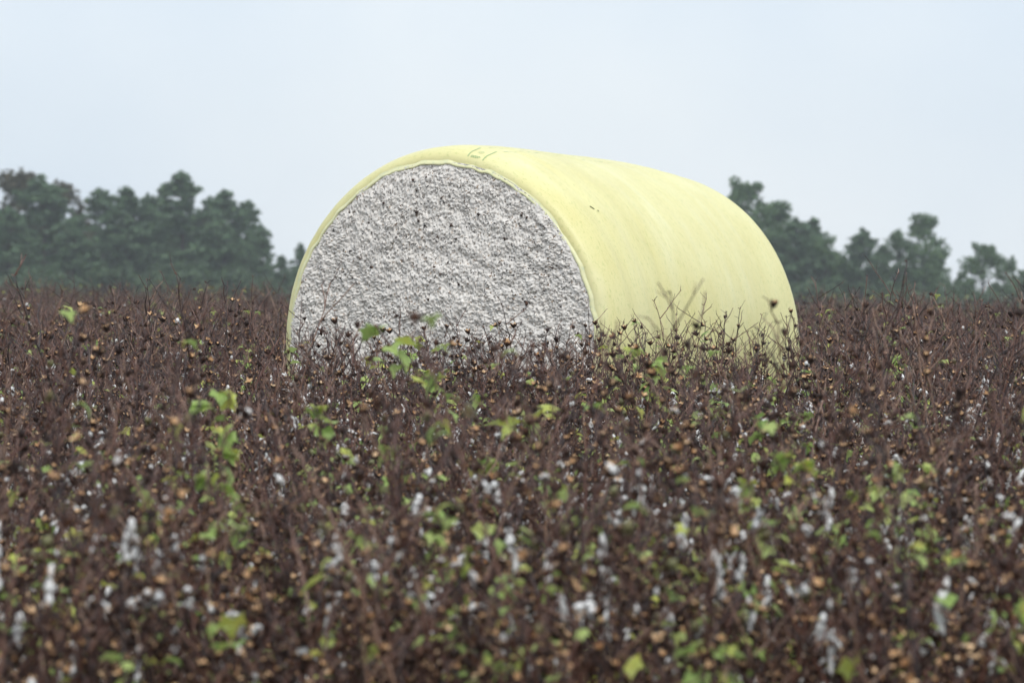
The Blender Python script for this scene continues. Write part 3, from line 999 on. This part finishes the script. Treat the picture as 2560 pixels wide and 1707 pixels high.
GROUP = {'near': 'cotton plants at the front of the field', 'face': 'cotton plants before the white cotton face', 'side': 'cotton plants beside the yellow wrap'}
def band(rec):
    if rec['zone'] != 'near': return rec['zone']
    y = rec['y']
    return 'n%d' % (0 if y < 10.5 else 1 if y < 11.6 else 2 if y < 12.7 else 3 if y < 13.8 else 4)
BAND = {'face': 'before the cotton face', 'side': 'against the yellow wrap', 'n0': 'in the front row', 'n1': 'in the second row', 'n2': 'in the third row', 'n3': 'in the fourth row', 'n4': 'in the fifth row'}
chosen.sort(key=lambda r_: r_['x'] / r_['y'])
counts = {}
for rec in chosen:
    stem, parts, facts = PLANTS[rec['i']]
    root = bpy.data.objects.new('cotton_plant', None)
    root.empty_display_size = 0.05
    C.objects.link(root)
    root.location = (rec['x'], rec['y'], ground_z(rec['x'], rec['y']))
    root.rotation_euler = rec['rot']
    root.scale = (rec['sc'],) * 3
    bd = band(rec)
    look = look_of(rec['i'])
    counts[bd] = counts.get(bd, 0) + 1
    lab = '%s, %s from left %s' % (look, ordinal(counts[bd]), BAND[bd])
    tag(root, lab, 'cotton plant', GROUP[rec['zone']])
    o = bpy.data.objects.new('stem', stem); C.objects.link(o); o.parent = root
    for nm, me, mtx in parts:
        o = bpy.data.objects.new(nm, me); C.objects.link(o); o.parent = root; o.matrix_basis = mtx
print('individual plants', len(chosen), 'mass', len(mass))

# loose locks of lint standing out of the cotton face: too many and too small to tell apart
def loose_locks():
    mb = MB()
    for k in range(520):
        a, q = rnd.uniform(-0.4, math.pi + 0.4), BALE['Rc'] * 0.98 * math.sqrt(rnd.random())
        x, z = q * math.cos(a), q * math.sin(a)
        d = float(face_sample(face_H, np.array([x]), np.array([z]))[0])
        rr = q / BALE['Rc']
        c = Vector((x, 0.004 - 0.05 * (1 - rr * rr) - d + 0.003, z))
        rg = random.Random(9000 + k)
        blob(mb, c, rnd.uniform(0.004, 0.009), rnd.uniform(0.006, 0.018), rg, 6, 0, Euler((rnd.uniform(0, 6.28), rnd.uniform(-0.5, 0.5), rnd.uniform(0, 6.28))).to_matrix().to_4x4())
    o = link('lint_locks', mb.mesh('lint_locks', [M_face]), bale_root)
    o['kind'] = 'stuff'
loose_locks()

# burr pieces pressed into the cotton face
face_parts = 0
for k in range(70):
    a, q = rnd.uniform(-0.35, math.pi + 0.35), BALE['Rc'] * 0.97 * math.sqrt(rnd.random())
    if k < 4: x, z = ((-0.16, 0.88), (-0.52, 0.53), (0.70, 0.30), (-0.05, 0.32))[k]
    else: x, z = q * math.cos(a), q * math.sin(a)
    d = float(face_sample(face_H, np.array([x]), np.array([z]))[0])
    rr = math.hypot(x, z) / BALE['Rc']
    yy = 0.004 - 0.05 * (1 - rr * rr) - d - 0.002
    m = Matrix.Translation((x, yy, z)) @ Euler((R(90) + rnd.uniform(-.7, .7), rnd.uniform(-.6, .6), rnd.uniform(0, 6.28))).to_matrix().to_4x4() @ Matrix.Scale(rnd.uniform(0.35, 0.7) if k >= 4 else 1.0, 4)
    link('burr_piece', rnd.choice(BURRS[:2] + BOLLS), bale_root, m)

# fallen burrs and lint between the plants
lit_coll = bpy.data.collections.new('litter_shapes')
for i, me in enumerate(BURRS[:5] + LINT_S[:4] + LEAVES[:2]):
    lit_coll.objects.link(bpy.data.objects.new('litter_%02d' % i, me))
pts, rots, scl, idx = [], [], [], []
for k in range(5000):
    y = 8.2 + 24 * rnd.random() ** 1.2
    x = rnd.uniform(-1, 1) * (half_w(y) * 1.3 + 1)
    if in_bale(x, y): continue
    pts.append((x, y, ground_z(x, y) + 0.012)); rots.append((rnd.uniform(-1.6, 1.6), rnd.uniform(-1.6, 1.6), rnd.uniform(0, 6.28))); scl.append(rnd.uniform(0.8, 1.4)); idx.append(rnd.randrange(11))
o = scatter_object('field_litter', lit_coll, pts, rots, scl, idx, [M_burr_out, M_burr_in, M_lint, M_leaf])
tag(o, 'fallen burrs, leaves and lint littering the soil', 'litter', kind='stuff')

# ------------------------------------------------------------------ trees beyond the field
def leaf_quads(centres, radii, counts_, size, rg, up=0.3):
    """small leaf-clump faces spread through a set of ellipsoids"""
    vs_, fs_ = [], []
    tot = 0
    for (c, r_, n) in zip(centres, radii, counts_):
        d = rg.normal(size=(n, 3)); d /= np.linalg.norm(d, axis=1)[:, None]
        rad = rg.random(n) ** 0.45
        P = np.array(c) + d * rad[:, None] * np.array(r_)
        nr = rg.normal(size=(n, 3)) + d * 0.8 + np.array([0, 0, up]); nr /= np.linalg.norm(nr, axis=1)[:, None]
        t = np.cross(nr, rg.normal(size=(n, 3))); t /= np.linalg.norm(t, axis=1)[:, None]
        b_ = np.cross(nr, t)
        s = size * rg.uniform(0.55, 1.3, n)[:, None]
        l = rg.uniform(1.0, 1.8, n)[:, None]
        q = np.stack([P - t * s * 0.35 * l, P + b_ * s * 0.5, P + t * s * l, P - b_ * s * 0.5], 1)
        vs_.append(q.reshape(-1, 3))
        f = np.arange(n * 4).reshape(n, 4) + tot
        fs_.append(f); tot += n * 4
    return np.vstack(vs_), np.vstack(fs_)

def make_pine(seed, lean=0.0, slim=1.0, bare=0.25):
    """a loblolly-like pine of unit height: open whorls of limbs with tufted ends"""
    rg = np.random.default_rng(seed)
    mb = MB()
    tip = Vector((lean, 0, 1))
    tr = [Vector((lean * t * t + 0.006 * math.sin(7 * t + seed), 0.006 * math.cos(5 * t + seed), t)) for t in np.linspace(-0.03, 1, 9)]
    mb.tube(tr, [0.017 * (1 - 0.9 * t) + 0.001 for t in np.linspace(0, 1, 9)], 6)
    cs, rs, ns = [], [], []
    z = bare
    az = rg.uniform(0, 6.28)
    while z < 0.985:
        t = (z - bare) / (1 - bare)
        reach = slim * 0.20 * (math.sin(math.pi * min(1, 0.22 + 0.78 * t) ) ** 0.8 + 0.12) * (1 - 0.55 * t)
        for k in range(rg.integers(3, 6)):
            az += 2.1 + rg.uniform(-0.6, 0.6)
            l = reach * rg.uniform(0.3, 1.3)
            rise = rg.uniform(0.0, 0.5)
            p0 = Vector((lean * z * z, 0, z))
            d = Vector((math.cos(az), math.sin(az), rise)).normalized()
            p1 = p0 + d * l * 0.6; p2 = p0 + d * l + Vector((0, 0, l * 0.12))
            mb.tube([p0, p1, p2], [0.005 * (1 - 0.6 * t), 0.003, 0.001], 4)
            for q in (0.55, 0.85, 1.05):
                if rg.random() < 0.85:
                    c = p0 + (p2 - p0) * q
                    s = 0.028 * rg.uniform(0.6, 1.5) * (1.1 - 0.35 * t)
                    cs.append((c.x + rg.normal() * 0.008, c.y + rg.normal() * 0.008, c.z + rg.normal() * 0.006)); rs.append((s * 1.25, s * 1.25, s * 0.9)); ns.append(int(42 * rg.uniform(0.7, 1.3)))
        z += rg.uniform(0.030, 0.055)
    cs.append((lean, 0, 0.985)); rs.append((0.018, 0.018, 0.035)); ns.append(40)
    v, f = leaf_quads(cs, rs, ns, 0.017, rg)
    return mb, v, f

def make_broad(seed, wide=0.32, base=0.12, lumps=26):
    """a broad-leaved tree of unit height with an uneven, clumpy crown"""
    rg = np.random.default_rng(seed)
    mb = MB()
    mb.tube([Vector((0, 0, -0.03)), Vector((0.006, 0, 0.2)), Vector((-0.01, 0.01, 0.5)), Vector((0.01, 0, 0.8))], [0.022, 0.017, 0.011, 0.004], 7)
    cs, rs, ns = [], [], []
    for k in range(lumps):
        t = rg.uniform(0, 1) ** 0.85
        z = base + (0.94 - base) * t
        w = wide * (math.sin(math.pi * (0.22 + 0.74 * t)) ** 0.7)
        a = rg.uniform(0, 6.28); q = w * rg.uniform(0.35, 1.0)
        c = Vector((q * math.cos(a), q * math.sin(a), z))
        s = rg.uniform(0.055, 0.11) * (1 - 0.3 * t)
        cs.append(tuple(c)); rs.append((s * 1.2, s * 1.2, s)); ns.append(int(80 * rg.uniform(0.6, 1.3)))
        st = Vector((0, 0, max(0.1, z - q * 0.9)))
        mb.tube([st, st + (c - st) * 0.5 + Vector((0, 0, 0.01)), c], [0.007, 0.004, 0.0015], 4)
    for k in range(7):
        a = rg.uniform(0, 6.28); s = rg.uniform(0.03, 0.05)
        cs.append((wide * 0.3 * math.cos(a), wide * 0.3 * math.sin(a), rg.uniform(0.88, 0.98))); rs.append((s, s, s)); ns.append(45)
    v, f = leaf_quads(cs, rs, ns, 0.021, rg)
    return mb, v, f

def make_shrub(seed, lumps=14):
    rg = np.random.default_rng(seed)
    mb = MB()
    cs, rs, ns = [], [], []
    for k in range(lumps):
        a = rg.uniform(0, 6.28); q = rg.uniform(0, 0.55); z = rg.uniform(0.10, 0.88) * (1 - 0.5 * q)
        c = Vector((q * math.cos(a), q * math.sin(a), z))
        s = rg.uniform(0.12, 0.22)
        cs.append(tuple(c)); rs.append((s * 1.2, s * 1.2, s)); ns.append(90)
        mb.tube([Vector((0, 0, -0.03)), c * 0.5 + Vector((0, 0, 0.05)), c], [0.02, 0.012, 0.004], 4)
    v, f = leaf_quads(cs, rs, ns, 0.06, rg)
    return mb, v, f

def tree_meshes(fn, mat, *a, **k):
    mb, v, f = fn(*a, **k)
    crown = bpy.data.meshes.new('crown')
    crown.from_pydata(v.tolist(), [], f.tolist())
    crown.materials.append(mat)
    return mb.mesh('trunk', [M_bark]), crown

PINES = [tree_meshes(make_pine, M_pine, 21 + i, (0.03, -0.02, 0.0, 0.04, -0.03)[i], (1.0, 1.25, 0.85, 1.1, 1.4)[i], (0.22, 0.15, 0.3, 0.2, 0.1)[i]) for i in range(5)]
BROADS = [tree_meshes(make_broad, M_broad, 41 + i, (0.30, 0.36, 0.25, 0.4)[i], 0.06, (62, 70, 58, 76)[i]) for i in range(4)]
AUTUMNS = [tree_meshes(make_broad, M_autumn, 51 + i, 0.30, 0.08, 64) for i in range(1)]
SHRUBS = [tree_meshes(make_shrub, M_shrub, 61 + i) for i in range(3)]

def tree(name, pair, px, py, dist, wide, label, cat, group):
    p = at(px, py, dist)
    gz = ground_z(p.x, p.y)
    h = p.z - gz
    root = bpy.data.objects.new(name, None)
    C.objects.link(root)
    root.location = (p.x, p.y, gz)
    root.rotation_euler = (0, 0, rnd.uniform(0, 6.28))
    root.scale = (h * wide, h * wide, h)
    tag(root, label, cat, group)
    link('trunk', pair[0], root); link('crown', pair[1], root)
    return root

# left wood, from the picture's left edge to the bale
TREES = [
    # kind, shape, column, top row, distance, width factor, label
    ('autumn', 0, 45, 425, 300, 1.05, 'browning broad tree topping the wood at the left edge of the picture'),
    ('pine', 1, 112, 440, 296, 1.6, 'dark full pine just right of the browning tree'),
    ('autumn', 0, 160, 455, 306, 0.8, 'thin brownish tree leaning over the first notch in the skyline'),
    ('pine', 4, 20, 520, 285, 1.5, 'dark lower pine at the left edge under the browning tree'),
    ('pine', 3, 180, 545, 288, 1.5, 'dark pine filling the wood just left of the first skyline notch'),
    ('pine', 0, 258, 475, 310, 1.25, 'slim pine just right of the first skyline notch'),
    ('pine', 2, 318, 472, 305, 1.6, 'narrow dark pine, second right of the first skyline notch'),
    ('pine', 1, 372, 485, 312, 1.0, 'pine half hidden left of the tallest pine'),
    ('pine', 3, 410, 470, 318, 1.1, 'pine touching the tallest pine on its left'),
    ('pine', 0, 458, 434, 300, 1.45, 'tallest pine of the left wood with sky gaps under its crown'),
    ('pine', 4, 515, 495, 308, 0.9, 'short pine between the tallest pine and the twin pines'),
    ('pine', 2, 560, 480, 304, 1.5, 'pine right of the tallest one, left of twins with open crowns'),
    ('pine', 0, 610, 505, 310, 1.2, 'open crowned pine with large sky gaps near the end of the wood'),
    ('pine', 1, 655, 560, 300, 1.0, 'small open pine sloping towards the bale'),
    ('pine', 3, 698, 640, 296, 1.3, 'last low pine left of the bale'),
    ('pine', 2, 752, 610, 330, 1.1, 'pine peeping out behind the left rim of the bale'),
    # right wood
    ('broad', 0, 1868, 450, 300, 0.95, 'tallest broad tree right of the bale'),
    ('broad', 2, 1935, 505, 303, 1.25, 'rounded tree on the slope right of the tallest broad tree'),
    ('pine', 1, 1990, 545, 298, 1.5, 'dark pine on the slope of the right wood'),
    ('pine', 2, 2032, 548, 306, 1.3, 'spiky pine near the foot of the right slope'),
    ('broad', 1, 2058, 590, 300, 1.0, 'round tree at the foot of the right slope before the dip'),
    ('pine', 4, 2100, 640, 312, 1.4, 'low pine in the dip between the right woods'),
    ('pine', 1, 2150, 572, 300, 1.35, 'upright pine right of the dip'),
    ('pine', 0, 2208, 615, 305, 1.3, 'small spire shaped pine left of the twin topped tree'),
    ('broad', 3, 2245, 575, 302, 0.75, 'left half of the twin topped tree, with a lower head'),
    ('broad', 2, 2312, 535, 300, 1.1, 'twin topped tall tree standing above the right wood'),
    ('broad', 0, 2345, 640, 306, 0.9, 'dark tree beside the bright sky gap'),
    ('broad', 1, 2460, 606, 296, 1.0, 'spreading tree with two rounded heads near the right edge'),
    ('broad', 3, 2515, 640, 302, 0.8, 'smaller rounded tree near the right edge'),
    ('broad', 0, 2560, 672, 298, 1.0, 'low tree cut by the right edge of the picture'),
    ('broad', 2, 2405, 680, 300, 0.9, 'low tree left of the spreading tree, under the sky gap'),
]
POOL = {'pine': PINES, 'broad': BROADS, 'autumn': AUTUMNS}
NAME = {'pine': 'pine_tree', 'broad': 'broadleaf_tree', 'autumn': 'browning_tree'}
for kind, k, px, py, dist, wide, label in TREES:
    tree(NAME[kind], POOL[kind][k], px, py, dist, wide, label, 'tree', 'trees on the skyline left of the bale' if px < 1280 else 'trees on the skyline right of the bale')
for i, (px, py, w, label) in enumerate([
        (60, 640, 1.1, 'dark green shrub under the trees at the left edge'),
        (285, 640, 1.3, 'pale green rounded shrub under the slim pine'),
        (395, 655, 1.1, 'pale shrub left of the tallest pine trunk'),
        (500, 625, 1.2, 'green shrub under the tallest pine'),
        (590, 650, 1.1, 'green shrub under the open crowned pine'),
        (670, 690, 1.0, 'low shrub next to the left rim of the bale'),
        (1960, 680, 1.2, 'dark shrub just right of the bale'),
        (2075, 690, 1.1, 'shrub below the dip of the right wood'),
        (2180, 720, 1.3, 'pale green low bush under the upright pine'),
        (2290, 690, 1.1, 'shrub below the twin topped tree'),
        (2440, 705, 1.2, 'shrub below the spreading tree'),
        (2540, 720, 1.0, 'low shrub at the right edge')]):
    tree('shrub', SHRUBS[i % 3], px, py, 278 + (i * 7) % 9, w, label, 'shrub', 'shrubs in front of the woods')

# the wood behind, which reads as one dark mass
wood_coll = bpy.data.collections.new('wood_shapes')
k = 0
for pair in PINES[:3] + BROADS[:3] + SHRUBS[:2]:
    for me in pair[1:]:
        wood_coll.objects.link(bpy.data.objects.new('wood_shape_%02d' % k, me)); k += 1
pts, rots, scl, idx = [], [], [], []
top_line = [(-600, 520), (0, 520), (170, 540), (215, 570), (300, 535), (460, 520), (560, 550), (620, 600), (700, 680), (800, 640), (1200, 560), (1700, 560), (1860, 530), (2000, 600), (2060, 630), (2200, 655), (2330, 655), (2375, 735), (2420, 690), (2560, 705), (3200, 640)]
for q in range(420):
    dist = rnd.uniform(315, 380)
    px = rnd.uniform(-500, 3100)
    py = float(np.interp(px, [t[0] for t in top_line], [t[1] for t in top_line])) + rnd.uniform(0, 60)
    p = at(px, py, dist)
    gz = ground_z(p.x, p.y)
    j = rnd.choice((0, 1, 2, 3, 4, 5, 3, 4, 5, 6, 7))
    pts.append((p.x, p.y, gz)); rots.append((0, 0, rnd.uniform(0, 6.28))); scl.append(max(1.6, p.z - gz)); idx.append(j)
o = scatter_object('woodland', wood_coll, pts, rots, scl, idx, [M_pine, M_broad, M_shrub])
tag(o, 'dark green wood standing behind the skyline trees', 'woodland', kind='stuff')

# ------------------------------------------------------------------ damp, rainy air
def build_haze():
    v = [(x, y, z) for z in (-3.0, 24.0) for y in (-120, 560) for x in (-470, 470)]
    f = [(0, 2, 3, 1), (4, 5, 7, 6), (0, 1, 5, 4), (2, 6, 7, 3), (0, 4, 6, 2), (1, 3, 7, 5)]
    m = bpy.data.materials.new('damp_air')
    m.use_nodes = True
    nt = m.node_tree
    nt.nodes.clear()
    out = nt.nodes.new('ShaderNodeOutputMaterial')
    pv = nt.nodes.new('ShaderNodeVolumePrincipled')
    pv.inputs['Color'].default_value = (0.88, 0.93, 0.97, 1)
    pv.inputs['Density'].default_value = 0.00056
    pv.inputs['Anisotropy'].default_value = 0.6          # fine drizzle scatters light forwards
    nt.links.new(pv.outputs[0], out.inputs['Volume'])
    o = link('haze', mesh_from('haze', v, f, [m], smooth=False))
    tag(o, 'damp grey drizzle haze over the field', 'haze', kind='stuff')
build_haze()
